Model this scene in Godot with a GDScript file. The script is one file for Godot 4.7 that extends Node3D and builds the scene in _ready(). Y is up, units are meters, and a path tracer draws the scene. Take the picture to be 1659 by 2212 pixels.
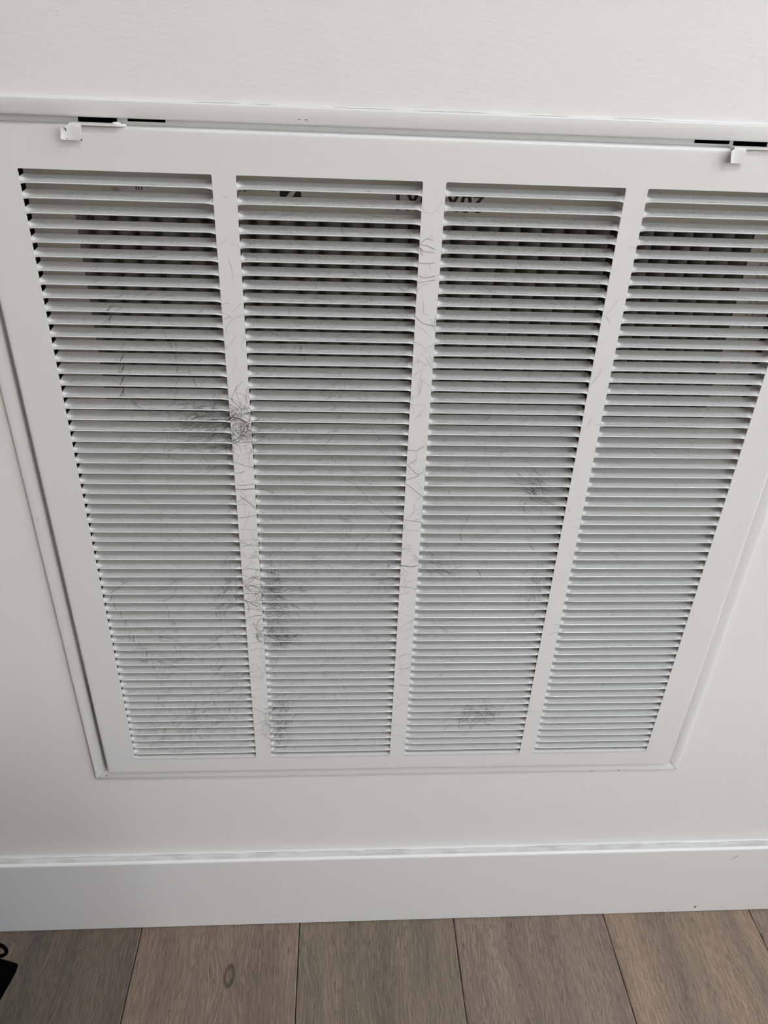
extends Node3D
# Plate coordinates: millimetres on the face of the grille door, x right, y up, z out of the wall,
# origin at the lower left corner of the topmost left slot. G() turns them into metres in the room (floor at y = 0).

const PITCH := 8.466667
const ROWS := 60
const COLS := [[0.0, 112.71], [127.07, 239.73], [253.92, 366.03], [379.99, 491.79]]
const LIFT := 772.0
const WALL_Z := -6.0
const PI2 := PI * 2.0

var M := {}
var rng := RandomNumberGenerator.new()


func G(x: float, y: float, z: float) -> Vector3:
	return Vector3(x, y + LIFT, z) * 0.001


func _ready():
	rng.seed = 20240611
	view_and_light()
	materials()
	build_room()
	build_floor()
	build_baseboard()
	build_grille()
	build_filter()
	build_hair()
	build_bag()
	build_lamps()
	build_shade_block()


# ---------------------------------------------------------------- camera, sky, lights, exposure
func view_and_light():
	var cam := Camera3D.new()
	cam.name = "camera"
	cam.position = G(189.1, 62.7, 486.1)
	cam.rotation_order = EULER_ORDER_YXZ
	cam.rotation = Vector3(-0.54025, -0.07245, 0.04207)
	cam.fov = 69.4313
	cam.near = 0.01
	cam.keep_aspect = Camera3D.KEEP_HEIGHT
	add_child(cam)
	cam.current = true
	var e := Environment.new()
	e.background_mode = Environment.BG_SKY
	var sky := Sky.new()
	var sm := ProceduralSkyMaterial.new()
	sm.sky_top_color = Color(0.84, 0.875, 0.92)
	sm.sky_horizon_color = Color(0.985, 0.955, 0.91)
	sm.ground_bottom_color = Color(0.52, 0.50, 0.47)
	sm.ground_horizon_color = Color(0.72, 0.70, 0.67)
	sm.energy_multiplier = 1.0
	sky.sky_material = sm
	e.sky = sky
	e.background_energy_multiplier = 7.8
	e.tonemap_mode = Environment.TONE_MAPPER_LINEAR
	e.tonemap_exposure = 0.70
	e.sdfgi_enabled = true
	e.ssao_enabled = true
	e.ssil_enabled = true
	var we := WorldEnvironment.new()
	we.name = "world_environment"
	we.environment = e
	add_child(we)


# ---------------------------------------------------------------- helpers
func tag(o: Node, label: String, category: String, group := "", kind := "") -> void:
	if label: o.set_meta("label", label)
	if category: o.set_meta("category", category)
	if group: o.set_meta("group", group)
	if kind: o.set_meta("kind", kind)


func begin() -> SurfaceTool:
	var st := SurfaceTool.new()
	st.begin(Mesh.PRIMITIVE_TRIANGLES)
	return st


func tri(st: SurfaceTool, a: Vector3, b: Vector3, c: Vector3) -> void:
	st.add_vertex(a); st.add_vertex(b); st.add_vertex(c)


# four corners clockwise as seen from the front
func quad(st: SurfaceTool, a: Vector3, b: Vector3, c: Vector3, d: Vector3) -> void:
	tri(st, a, b, c); tri(st, a, c, d)


func rect(st: SurfaceTool, x0: float, y0: float, x1: float, y1: float, z: float) -> void:
	st.set_smooth_group(-1)
	quad(st, Vector3(x0, y1, z), Vector3(x1, y1, z), Vector3(x1, y0, z), Vector3(x0, y0, z))


# rows run upwards and their points to the right, as seen from the front
func grid(st: SurfaceTool, rows: Array, group := 0) -> void:
	st.set_smooth_group(group)
	for i in rows.size() - 1:
		var lo: Array = rows[i]
		var hi: Array = rows[i + 1]
		for j in lo.size() - 1:
			quad(st, hi[j], hi[j + 1], lo[j + 1], lo[j])


func box(st: SurfaceTool, a: Vector3, b: Vector3, bevel := 0.0) -> void:
	st.set_smooth_group(-1)
	var r := bevel
	var xs := [a.x, a.x + r, b.x - r, b.x]
	var ys := [a.y, a.y + r, b.y - r, b.y]
	var zs := [a.z, a.z + r, b.z - r, b.z]
	# faces
	quad(st, Vector3(xs[1], ys[2], b.z), Vector3(xs[2], ys[2], b.z), Vector3(xs[2], ys[1], b.z), Vector3(xs[1], ys[1], b.z))
	quad(st, Vector3(xs[2], ys[2], a.z), Vector3(xs[1], ys[2], a.z), Vector3(xs[1], ys[1], a.z), Vector3(xs[2], ys[1], a.z))
	quad(st, Vector3(xs[1], b.y, zs[1]), Vector3(xs[2], b.y, zs[1]), Vector3(xs[2], b.y, zs[2]), Vector3(xs[1], b.y, zs[2]))
	quad(st, Vector3(xs[1], a.y, zs[2]), Vector3(xs[2], a.y, zs[2]), Vector3(xs[2], a.y, zs[1]), Vector3(xs[1], a.y, zs[1]))
	quad(st, Vector3(b.x, ys[2], zs[2]), Vector3(b.x, ys[2], zs[1]), Vector3(b.x, ys[1], zs[1]), Vector3(b.x, ys[1], zs[2]))
	quad(st, Vector3(a.x, ys[2], zs[1]), Vector3(a.x, ys[2], zs[2]), Vector3(a.x, ys[1], zs[2]), Vector3(a.x, ys[1], zs[1]))
	if r <= 0.0: return
	# edges
	quad(st, Vector3(xs[1], b.y, zs[2]), Vector3(xs[2], b.y, zs[2]), Vector3(xs[2], ys[2], b.z), Vector3(xs[1], ys[2], b.z))
	quad(st, Vector3(xs[1], ys[1], b.z), Vector3(xs[2], ys[1], b.z), Vector3(xs[2], a.y, zs[2]), Vector3(xs[1], a.y, zs[2]))
	quad(st, Vector3(xs[2], b.y, zs[1]), Vector3(xs[1], b.y, zs[1]), Vector3(xs[1], ys[2], a.z), Vector3(xs[2], ys[2], a.z))
	quad(st, Vector3(xs[2], ys[1], a.z), Vector3(xs[1], ys[1], a.z), Vector3(xs[1], a.y, zs[1]), Vector3(xs[2], a.y, zs[1]))
	quad(st, Vector3(xs[2], ys[2], b.z), Vector3(b.x, ys[2], zs[2]), Vector3(b.x, ys[1], zs[2]), Vector3(xs[2], ys[1], b.z))
	quad(st, Vector3(a.x, ys[2], zs[2]), Vector3(xs[1], ys[2], b.z), Vector3(xs[1], ys[1], b.z), Vector3(a.x, ys[1], zs[2]))
	quad(st, Vector3(b.x, ys[2], zs[1]), Vector3(xs[2], ys[2], a.z), Vector3(xs[2], ys[1], a.z), Vector3(b.x, ys[1], zs[1]))
	quad(st, Vector3(xs[1], ys[2], a.z), Vector3(a.x, ys[2], zs[1]), Vector3(a.x, ys[1], zs[1]), Vector3(xs[1], ys[1], a.z))
	quad(st, Vector3(xs[2], b.y, zs[2]), Vector3(xs[2], b.y, zs[1]), Vector3(b.x, ys[2], zs[1]), Vector3(b.x, ys[2], zs[2]))
	quad(st, Vector3(xs[1], b.y, zs[1]), Vector3(xs[1], b.y, zs[2]), Vector3(a.x, ys[2], zs[2]), Vector3(a.x, ys[2], zs[1]))
	for sx in 2: for sy in 2: for sz in 2:
		var p := Vector3(b.x if sx else a.x, ys[2] if sy else ys[1], zs[2] if sz else zs[1])
		var q := Vector3(xs[2] if sx else xs[1], b.y if sy else a.y, zs[2] if sz else zs[1])
		var s := Vector3(xs[2] if sx else xs[1], ys[2] if sy else ys[1], b.z if sz else a.z)
		if (sx + sy + sz) % 2 == 1: tri(st, p, s, q)
		else: tri(st, p, q, s)


# a tube of a few sides along a line of points
func tube(st: SurfaceTool, pts: Array, r: float, sides := 3, closed := false) -> void:
	var n := pts.size()
	if n < 2: return
	st.set_smooth_group(1)
	var rings := []
	for i in n:
		var p: Vector3 = pts[i]
		var a: Vector3 = pts[(i - 1 + n) % n] if closed else pts[maxi(i - 1, 0)]
		var b: Vector3 = pts[(i + 1) % n] if closed else pts[mini(i + 1, n - 1)]
		var t := (b - a).normalized()
		var u := t.cross(Vector3(0.31, 0.22, 0.92)).normalized()
		var w := t.cross(u)
		var rr := r * (0.55 if (not closed and (i == 0 or i == n - 1)) else 1.0)
		var ring := []
		for k in sides:
			var f := PI2 * k / sides
			ring.append(p + (u * cos(f) + w * sin(f)) * rr)
		rings.append(ring)
	var last := n if closed else n - 1
	for i in last:
		for k in sides:
			var k2 := (k + 1) % sides
			var r0: Array = rings[i]
			var r1: Array = rings[(i + 1) % n]
			quad(st, r0[k], r0[k2], r1[k2], r1[k])


func finish(st: SurfaceTool, called: String, mat: Material, parent: Node, at := Vector3.ZERO) -> MeshInstance3D:
	st.generate_normals()
	var o := MeshInstance3D.new()
	o.name = called
	o.mesh = st.commit()
	o.material_override = mat
	o.position = at
	parent.add_child(o, true)
	return o


# shapes drawn in plate millimetres become metres in the frame of a thing whose base stands at `base`
func finish_mm(st: SurfaceTool, called: String, mat: Material, parent: Node, base: Vector3) -> MeshInstance3D:
	st.generate_normals()
	var raw := st.commit_to_arrays()
	var v: PackedVector3Array = raw[Mesh.ARRAY_VERTEX]
	for i in v.size(): v[i] = (v[i] - base) * 0.001
	raw[Mesh.ARRAY_VERTEX] = v
	var am := ArrayMesh.new()
	am.add_surface_from_arrays(Mesh.PRIMITIVE_TRIANGLES, raw)
	var o := MeshInstance3D.new()
	o.name = called
	o.mesh = am
	o.material_override = mat
	parent.add_child(o, true)
	return o


func thing(called: String, base: Vector3) -> Node3D:
	var o := Node3D.new()
	o.name = called
	o.position = G(base.x, base.y, base.z)
	add_child(o, true)
	return o


# ---------------------------------------------------------------- materials
func noise_tex(freq: float, octaves: int, seed_: int, w: int, h: int, normal := 0.0, kind := FastNoiseLite.TYPE_SIMPLEX_SMOOTH) -> NoiseTexture2D:
	var f := FastNoiseLite.new()
	f.noise_type = kind
	f.frequency = freq
	f.fractal_octaves = octaves
	f.seed = seed_
	var t := NoiseTexture2D.new()
	t.width = w
	t.height = h
	t.seamless = true
	t.noise = f
	if normal > 0.0:
		t.as_normal_map = true
		t.bump_strength = normal
	return t


func paint(c: Color, rough: float) -> StandardMaterial3D:
	var m := StandardMaterial3D.new()
	m.albedo_color = c
	m.roughness = rough
	m.cull_mode = BaseMaterial3D.CULL_DISABLED
	return m


func triplanar(m: StandardMaterial3D, sc: Vector3) -> void:
	m.uv1_triplanar = true
	m.uv1_world_triplanar = true
	m.uv1_scale = sc


func materials():
	# door and frame: white baked enamel
	M.enamel = paint(Color(0.90, 0.90, 0.895), 0.36)
	M.enamel.normal_enabled = true
	M.enamel.normal_texture = noise_tex(0.05, 3, 5, 512, 512, 1.2)
	M.enamel.normal_scale = 0.10
	triplanar(M.enamel, Vector3(9, 9, 9))
	M.lip = paint(Color(0.90, 0.90, 0.895), 0.22)
	# slats: the same enamel under a film of dust
	M.slat = paint(Color(0.845, 0.848, 0.845), 0.42)
	var g := Gradient.new()
	g.offsets = PackedFloat32Array([0.0, 0.38, 0.62, 1.0])
	g.colors = PackedColorArray([Color(0.84, 0.83, 0.815), Color(0.94, 0.935, 0.93), Color(0.97, 0.97, 0.965), Color(0.99, 0.99, 0.99)])
	var dust := noise_tex(0.06, 5, 21, 1024, 1024)
	dust.color_ramp = g
	M.slat.albedo_texture = dust
	triplanar(M.slat, Vector3(15, 15, 15))
	# wall: rolled and trowelled paint
	M.wall = paint(Color(0.925, 0.92, 0.905), 0.5)
	M.wall.normal_enabled = true
	M.wall.normal_texture = noise_tex(0.012, 5, 9, 1024, 1024, 5.0)
	M.wall.normal_scale = 0.12
	triplanar(M.wall, Vector3(3.2, 3.2, 3.2))
	# the part of the wall above the grille was brushed sideways
	M.brushed = paint(Color(0.935, 0.93, 0.918), 0.5)
	M.brushed.normal_enabled = true
	M.brushed.normal_texture = noise_tex(0.02, 5, 13, 1024, 1024, 5.0)
	M.brushed.normal_scale = 0.13
	triplanar(M.brushed, Vector3(1.6, 14.0, 1.6))
	M.trim = paint(Color(0.925, 0.925, 0.918), 0.4)
	M.trim.normal_enabled = true
	M.trim.normal_texture = M.wall.normal_texture
	M.trim.normal_scale = 0.06
	triplanar(M.trim, Vector3(2, 2, 2))
	M.caulk = paint(Color(0.90, 0.90, 0.89), 0.4)
	M.ceiling = paint(Color(0.92, 0.92, 0.91), 0.9)
	M.dark = paint(Color(0.05, 0.05, 0.05), 0.8)
	M.grime = paint(Color(0.20, 0.19, 0.18), 0.9)
	M.duct = paint(Color(0.05, 0.05, 0.05), 0.8)
	M.card = paint(Color(0.70, 0.675, 0.64), 0.75)
	M.ink = paint(Color(0.03, 0.03, 0.03), 0.7)
	M.media = paint(Color(0.40, 0.395, 0.37), 0.95)
	M.media.normal_enabled = true
	M.media.normal_texture = noise_tex(0.08, 4, 33, 512, 512, 4.0)
	triplanar(M.media, Vector3(12, 12, 12))
	M.hair = paint(Color(0.10, 0.09, 0.085), 0.6)
	M.lint = paint(Color(0.44, 0.42, 0.40), 0.9)
	M.bag = paint(Color(0.02, 0.02, 0.02), 0.95)
	M.bag.metallic_specular = 0.08
	M.glass = paint(Color(0.95, 0.97, 1.0, 0.06), 0.02)
	M.glass.transparency = BaseMaterial3D.TRANSPARENCY_ALPHA
	M.glow = paint(Color(1, 1, 1), 0.8)
	M.glow.emission_enabled = true
	M.glow.emission = Color(0.95, 0.97, 1.0)
	M.glow.emission_energy_multiplier = 1.5
	M.warm_glow = paint(Color(1, 1, 1), 0.8)
	M.warm_glow.emission_enabled = true
	M.warm_glow.emission = Color(1.0, 0.75, 0.5)
	M.warm_glow.emission_energy_multiplier = 2.0
	M.subfloor = paint(Color(0.10, 0.085, 0.07), 0.9)
	M.cloth = paint(Color(0.10, 0.10, 0.11), 0.95)
	M.dusty = paint(Color(0.84, 0.838, 0.83), 0.8)
	var dg := Gradient.new()
	dg.offsets = PackedFloat32Array([0.0, 0.42, 0.6, 1.0])
	dg.colors = PackedColorArray([Color(0.90, 0.895, 0.89), Color(0.97, 0.97, 0.965), Color(1, 1, 1), Color(1, 1, 1)])
	var dt := noise_tex(0.02, 4, 41, 512, 512)
	dt.color_ramp = dg
	M.dusty.albedo_texture = dt
	triplanar(M.dusty, Vector3(2.5, 6, 8))
	M.chip = paint(Color(0.16, 0.15, 0.15), 0.8)


# ---------------------------------------------------------------- the room
const X0 := -2600.0   # room limits in plate mm
const X1 := 1350.0
const Z1 := 3300.0
const TOP := 1830.0   # ceiling underside, plate mm
const HOLE := [-36.0, -529.0, 527.0, 36.0]


func build_room():
	var f := -LIFT
	var th := 120.0
	# wall with the opening for the grille: front face, thickness and reveal
	var st := begin()
	box(st, Vector3(X0, f, WALL_Z - th), Vector3(HOLE[0], HOLE[3], WALL_Z))
	box(st, Vector3(HOLE[2], f, WALL_Z - th), Vector3(X1, HOLE[3], WALL_Z))
	box(st, Vector3(HOLE[0], f, WALL_Z - th), Vector3(HOLE[2], HOLE[1], WALL_Z))
	var w := finish_mm(st, "wall_back", M.wall, self, Vector3(0, -LIFT, 0))
	tag(w, "white painted wall around and below the return air grille", "wall", "", "structure")
	st = begin()
	box(st, Vector3(X0, HOLE[3], WALL_Z - th), Vector3(X1, TOP, WALL_Z))
	finish_mm(st, "upper_wall", M.brushed, w, Vector3(0, -LIFT, 0))
	# dark sheet metal plenum behind the filter
	st = begin()
	var d0 := Vector3(HOLE[0] - 1.0, HOLE[1] - 1.0, -420.0)
	var d1 := Vector3(HOLE[2] + 1.0, HOLE[3] + 1.0, WALL_Z - 14.0)
	box(st, Vector3(d0.x, d0.y, d0.z - 2), Vector3(d1.x, d1.y, d0.z))
	box(st, Vector3(d0.x - 2, d0.y, d0.z), Vector3(d0.x, d1.y, d1.z))
	box(st, Vector3(d1.x, d0.y, d0.z), Vector3(d1.x + 2, d1.y, d1.z))
	box(st, Vector3(d0.x, d1.y, d0.z), Vector3(d1.x, d1.y + 2, d1.z))
	box(st, Vector3(d0.x, d0.y - 2, d0.z), Vector3(d1.x, d0.y, d1.z))
	var du := finish_mm(st, "trim_1", M.duct, self, Vector3(0, -LIFT, 0))
	tag(du, "dark sheet metal duct opening behind the grille and filter", "duct", "", "structure")
	# other walls and ceiling
	st = begin()
	box(st, Vector3(X0 - th, f, WALL_Z - th), Vector3(X0, TOP, Z1 + th))
	tag(finish_mm(st, "wall_left", M.wall, self, Vector3(0, -LIFT, 0)), "white painted left wall of the room", "wall", "", "structure")
	# right wall with a window opening
	var wy0 := 620.0 - LIFT
	var wy1 := 2250.0 - LIFT
	var sill := 300.0 - LIFT
	var wz0 := 280.0
	var wz1 := 1900.0
	st = begin()
	box(st, Vector3(X1, f, WALL_Z - th), Vector3(X1 + th, TOP, wz0))
	box(st, Vector3(X1, f, wz1), Vector3(X1 + th, TOP, Z1 + th))
	box(st, Vector3(X1, f, wz0), Vector3(X1 + th, sill, wz1))
	box(st, Vector3(X1, wy1, wz0), Vector3(X1 + th, TOP, wz1))
	tag(finish_mm(st, "wall_right", M.wall, self, Vector3(0, -LIFT, 0)), "white painted right wall with a window", "wall", "", "structure")
	st = begin()
	var fx0 := 500.0
	var fx1 := 1200.0
	box(st, Vector3(X0, f, Z1), Vector3(fx0, TOP, Z1 + th))
	box(st, Vector3(fx1, f, Z1), Vector3(X1, TOP, Z1 + th))
	box(st, Vector3(fx0, f, Z1), Vector3(fx1, wy0, Z1 + th))
	box(st, Vector3(fx0, wy1, Z1), Vector3(fx1, TOP, Z1 + th))
	tag(finish_mm(st, "wall_front", M.wall, self, Vector3(0, -LIFT, 0)), "white painted wall behind the viewer", "wall", "", "structure")
	st = begin()
	box(st, Vector3(X0 - th, TOP, WALL_Z - th), Vector3(X1 + th, TOP + th, Z1 + th))
	tag(finish_mm(st, "ceiling", M.ceiling, self, Vector3(0, -LIFT, 0)), "flat white painted ceiling", "ceiling", "", "structure")
	var win := Node3D.new()
	win.name = "window_1"
	add_child(win, true)
	tag(win, "white framed window in the right wall", "window", "", "structure")
	st = begin()
	var c := 45.0
	var xa := X1 + 40.0
	box(st, Vector3(xa, sill, wz0), Vector3(xa + 40, sill + c, wz1), 3)
	box(st, Vector3(xa, wy1 - c, wz0), Vector3(xa + 40, wy1, wz1), 3)
	box(st, Vector3(xa, sill + c, wz0), Vector3(xa + 40, wy1 - c, wz0 + c), 3)
	box(st, Vector3(xa, sill + c, wz1 - c), Vector3(xa + 40, wy1 - c, wz1), 3)
	box(st, Vector3(xa, sill + c, (wz0 + wz1) / 2 - 18), Vector3(xa + 40, wy1 - c, (wz0 + wz1) / 2 + 18), 3)
	finish_mm(st, "window_frame", M.trim, win, Vector3(0, -LIFT, 0))
	for k in 2:
		st = begin()
		var a := wz0 + c if k == 0 else (wz0 + wz1) / 2 + 18
		var b := (wz0 + wz1) / 2 - 18 if k == 0 else wz1 - c
		box(st, Vector3(xa + 18, sill + c, a), Vector3(xa + 22, wy1 - c, b))
		finish_mm(st, "pane", M.glass, win, Vector3(0, -LIFT, 0))
	win = Node3D.new()
	win.name = "window_2"
	add_child(win, true)
	tag(win, "white framed window in the wall behind the viewer", "window", "", "structure")
	st = begin()
	var za := Z1 + 40.0
	var xm := (fx0 + fx1) / 2
	box(st, Vector3(fx0, wy0, za), Vector3(fx1, wy0 + c, za + 40), 3)
	box(st, Vector3(fx0, wy1 - c, za), Vector3(fx1, wy1, za + 40), 3)
	box(st, Vector3(fx0, wy0 + c, za), Vector3(fx0 + c, wy1 - c, za + 40), 3)
	box(st, Vector3(fx1 - c, wy0 + c, za), Vector3(fx1, wy1 - c, za + 40), 3)
	box(st, Vector3(xm - 18, wy0 + c, za), Vector3(xm + 18, wy1 - c, za + 40), 3)
	finish_mm(st, "window_frame", M.trim, win, Vector3(0, -LIFT, 0))
	for k in 2:
		st = begin()
		var a := fx0 + c if k == 0 else xm + 18
		var b := xm - 18 if k == 0 else fx1 - c
		box(st, Vector3(a, wy0 + c, za + 18), Vector3(b, wy1 - c, za + 22))
		finish_mm(st, "pane", M.glass, win, Vector3(0, -LIFT, 0))


# ---------------------------------------------------------------- plank floor
func wood(seed_: int, knot: bool) -> Array:
	var w := 512
	var h := 1024
	var layer := func(sx: int, sy: int, fr: float, oct: int, sd: int) -> PackedByteArray:
		var f := FastNoiseLite.new()
		f.noise_type = FastNoiseLite.TYPE_SIMPLEX_SMOOTH
		f.frequency = fr
		f.fractal_octaves = oct
		f.seed = sd
		var im := f.get_image(sx, sy, false, false, false)
		im.convert(Image.FORMAT_L8)
		im.resize(w, h, Image.INTERPOLATE_CUBIC)
		return im.get_data()
	var band: PackedByteArray = layer.call(128, 26, 0.030, 3, seed_)
	var streak: PackedByteArray = layer.call(512, 40, 0.17, 3, seed_ + 1)
	var pore: PackedByteArray = layer.call(512, 84, 0.42, 2, seed_ + 2)
	var warp: PackedByteArray = layer.call(48, 64, 0.05, 2, seed_ + 3)
	var rgb_ := PackedByteArray()
	rgb_.resize(w * h * 3)
	var hgt := PackedByteArray()
	hgt.resize(w * h)
	var kx := 301.0
	var ky := 107.0
	for y in h:
		var row := y * w
		for x in w:
			var i := row + x
			var dx := (float(warp[i]) - 128.0) * 0.16
			var kn := 0.0
			if knot:
				var ex := (x - kx) / 1.0
				var ey := (y - ky) / 1.25
				var d := sqrt(ex * ex + ey * ey)
				if d < 70.0:
					dx += (1.0 - d / 70.0) * 26.0 * (1.0 if ex > 0.0 else -1.0)
					kn = clampf((19.0 - d) / 5.0, 0.0, 1.0) * (0.55 + 0.45 * cos((d - 16.0) * 0.28))
			var j := row + posmod(int(x + dx), w)
			var b := (float(band[j]) - 128.0) / 128.0
			var s := (float(streak[j]) - 128.0) / 128.0
			var p := (float(pore[j]) - 128.0) / 128.0
			var dark := clampf((p - 0.16) * 2.2, 0.0, 1.0) * clampf(0.62 + s * 1.1, 0.15, 1.0)
			var pale := clampf((-p - 0.22) * 1.6, 0.0, 1.0)
			var v := 1.0 + b * 0.12 + s * 0.20 - dark * 0.50 + pale * 0.24 - kn * 0.42
			var warm := b * 0.015 + s * 0.02
			rgb_[i * 3] = int(clampf(131.0 * v * (1.0 + warm), 0, 255))
			rgb_[i * 3 + 1] = int(clampf(117.0 * v, 0, 255))
			rgb_[i * 3 + 2] = int(clampf(103.0 * v * (1.0 - warm), 0, 255))
			hgt[i] = int(clampf(150.0 - dark * 110.0 + s * 20.0, 0, 255))
	var img := Image.create_from_data(w, h, false, Image.FORMAT_RGB8, rgb_)
	var nm := Image.create_from_data(w, h, false, Image.FORMAT_L8, hgt)
	nm.convert(Image.FORMAT_RGBA8)
	nm.bump_map_to_normal_map(2.0)
	return [ImageTexture.create_from_image(img), ImageTexture.create_from_image(nm)]


func build_floor():
	var mats := []
	for k in 3:
		var t := wood(100 + k * 17, k == 0)
		var m := paint(Color(1, 1, 1), 0.55)
		m.albedo_texture = t[0]
		m.normal_enabled = true
		m.normal_texture = t[1]
		m.normal_scale = 0.5
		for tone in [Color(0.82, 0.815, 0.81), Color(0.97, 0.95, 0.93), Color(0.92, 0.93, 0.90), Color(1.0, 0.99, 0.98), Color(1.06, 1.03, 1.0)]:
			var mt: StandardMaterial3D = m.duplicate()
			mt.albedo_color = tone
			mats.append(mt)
	var st := begin()
	box(st, Vector3(X0 - 120, -LIFT - 120, WALL_Z - 120), Vector3(X1 + 120, -LIFT - 6, Z1 + 120))
	var fl := finish_mm(st, "floor", M.subfloor, self, Vector3(0, -LIFT, 0))
	tag(fl, "grey brown oak plank floor running up to the baseboard", "floor", "", "structure")
	# plank edges measured where they meet the baseboard
	var lead := 16
	var knot_at := 9
	var edge := -27.7 - 175.6 * (lead + 1)
	var n := 7 - lead
	while edge < X1:
		var a := maxf(edge + 0.45, X0)
		var b := minf(edge + 175.6 - 0.45, X1)
		edge += 175.6
		n += 1
		if b - a < 20: continue
		var z := WALL_Z + 2.0
		var first := true
		while z < Z1:
			var ln := rng.randf_range(700, 1220) if first else 1220.0
			first = false
			var ze := minf(z + ln, Z1)
			st = begin()
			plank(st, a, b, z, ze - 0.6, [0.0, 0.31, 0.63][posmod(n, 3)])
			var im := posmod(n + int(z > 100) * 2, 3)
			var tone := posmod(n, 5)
			if z < 100 and n >= 8 and n <= 12: tone = n - 8  # far left plank: grey tone with part of the shade there coloured in
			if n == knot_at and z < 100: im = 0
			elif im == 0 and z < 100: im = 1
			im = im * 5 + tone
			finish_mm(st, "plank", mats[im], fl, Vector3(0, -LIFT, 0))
			z = ze


func plank(st: SurfaceTool, a: float, b: float, z0: float, z1: float, off: float) -> void:
	var y := -LIFT
	var c := 0.9
	st.set_smooth_group(-1)
	var f := func(x: float, yy: float, z: float) -> void:
		st.set_uv(Vector2((x - a) / (b - a), (z - z0) / 600.0 + (0.0 if a > -30 and a < -20 and z1 < 1230 else off)))
		st.add_vertex(Vector3(x, yy, z))
	var q := func(p: Array) -> void:
		for k in [0, 1, 2, 0, 2, 3]: f.call(p[k][0], p[k][1], p[k][2])
	q.call([[a + c, y, z0], [b - c, y, z0], [b - c, y, z1], [a + c, y, z1]])
	q.call([[b - c, y, z0], [b, y - 0.55, z0], [b, y - 0.55, z1], [b - c, y, z1]])
	q.call([[a, y - 0.55, z0], [a + c, y, z0], [a + c, y, z1], [a, y - 0.55, z1]])
	q.call([[b, y - 0.55, z0], [b, y - 6, z0], [b, y - 6, z1], [b, y - 0.55, z1]])
	q.call([[a, y - 6, z0], [a, y - 0.55, z0], [a, y - 0.55, z1], [a, y - 6, z1]])
	q.call([[a, y, z1], [b, y, z1], [b, y - 6, z1], [a, y - 6, z1]])


# ---------------------------------------------------------------- baseboard
func build_baseboard():
	var top := -654.4
	var front := 4.6
	var st := begin()
	# profile from the floor up the face, over the eased edge, back to the wall
	var prof := [[-LIFT + 0.7, front - 0.5], [-LIFT + 1.2, front], [top - 2.6, front]]
	for k in 6:
		var t := (k + 1) / 6.0 * PI / 2
		prof.append([top - 2.6 + 2.6 * sin(t), front - 2.6 + 2.6 * cos(t)])
	var rows := []
	for p in prof:
		var r := []
		for x in [X0, -400.0, 0.0, 300.0, 600.0, X1]: r.append(Vector3(x, p[0], p[1]))
		rows.append(r)
	grid(st, rows.slice(0, 3), -1)
	grid(st, rows.slice(2, 9), 2)
	var b := finish_mm(st, "baseboard_back", M.trim, self, Vector3(0, -LIFT, 0))
	tag(b, "tall plain white baseboard with a softened top edge below the grille", "baseboard", "", "structure")
	# its top face has gathered dust
	st = begin()
	var face := []
	for x in [X0, -400.0, 0.0, 300.0, 600.0, X1]: face.append(Vector3(x, top, front - 2.6))
	var far := []
	for x in [X0, -400.0, 0.0, 300.0, 600.0, X1]: far.append(Vector3(x, top, WALL_Z + 0.1))
	grid(st, [face, far], 2)
	finish_mm(st, "top_face", M.dusty, b, Vector3(0, -LIFT, 0))
	# caulk fillet in the corner between baseboard and wall, uneven along its length
	st = begin()
	var nz := FastNoiseLite.new()
	nz.seed = 4
	nz.frequency = 0.03
	rows = []
	for k in 6:
		var t := k / 5.0 * PI / 2
		var r := []
		for i in 161:
			var x := lerpf(-500, 900, i / 160.0)
			var s := 4.2 + nz.get_noise_2d(x, 0.0) * 1.3
			r.append(Vector3(x, top + 0.05 + s * (1 - cos(t)), WALL_Z + s * 0.34 * (1 - sin(t)) + 0.05))
		rows.append(r)
	grid(st, rows, 3)
	finish_mm(st, "caulk_bead", M.caulk, b, Vector3(0, -LIFT, 0))
	# dirty hairline where the caulk has let go
	st = begin()
	var x := -240.0
	while x < 700.0:
		var ln := rng.randf_range(12, 60)
		var pts := []
		var s0 := 4.2
		for i in 9:
			var xx := x + ln * i / 8.0
			s0 = 4.2 + nz.get_noise_2d(xx, 0.0) * 1.3
			pts.append(Vector3(xx, top + 0.10, WALL_Z + s0 * 0.34 + 0.12 + 0.15 * nz.get_noise_2d(xx * 9.0, 50.0)))
		tube(st, pts, 0.06 + rng.randf() * 0.06, 3)
		x += ln + rng.randf_range(0, 70)
	finish_mm(st, "caulk_crack", M.grime, b, Vector3(0, -LIFT, 0))
	# scuffs
	for s in [[607.0, -762.0, 1.3, 2.2, 0.4], [576.0, -766.0, 0.6, 0.7, 0.0], [640.0, -764.0, 0.6, 0.9, 0.3], [628.0, -670.0, 0.35, 7.0, 0.55]]:
		st = begin()
		fleck(st, Vector3(s[0], s[1], front + 0.05), s[2], s[3], s[4])
		finish_mm(st, "scuff", M.chip, b, Vector3(0, -LIFT, 0))


# a thin irregular flake lying on a face that looks out of the wall
func fleck(st: SurfaceTool, c: Vector3, rx: float, ry: float, lean: float) -> void:
	st.set_smooth_group(-1)
	var ring := []
	for k in 9:
		var t := PI2 * k / 9
		var r := rng.randf_range(0.7, 1.1)
		var v := Vector3(cos(t) * rx * r, sin(t) * ry * r, 0).rotated(Vector3.BACK, -lean)
		ring.append(c + v)
	for k in 9: tri(st, c + Vector3(0, 0, 0.06), ring[(k + 1) % 9], ring[k])


# ---------------------------------------------------------------- the grille
const GB := Vector3(245, -534, WALL_Z)   # its base: middle of the lower edge, on the wall
const FRAME := [-42.1, -533.8, 532.2, 41.9]
const DOOR := [-28.0, -521.6, 520.4, 28.5]


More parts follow.
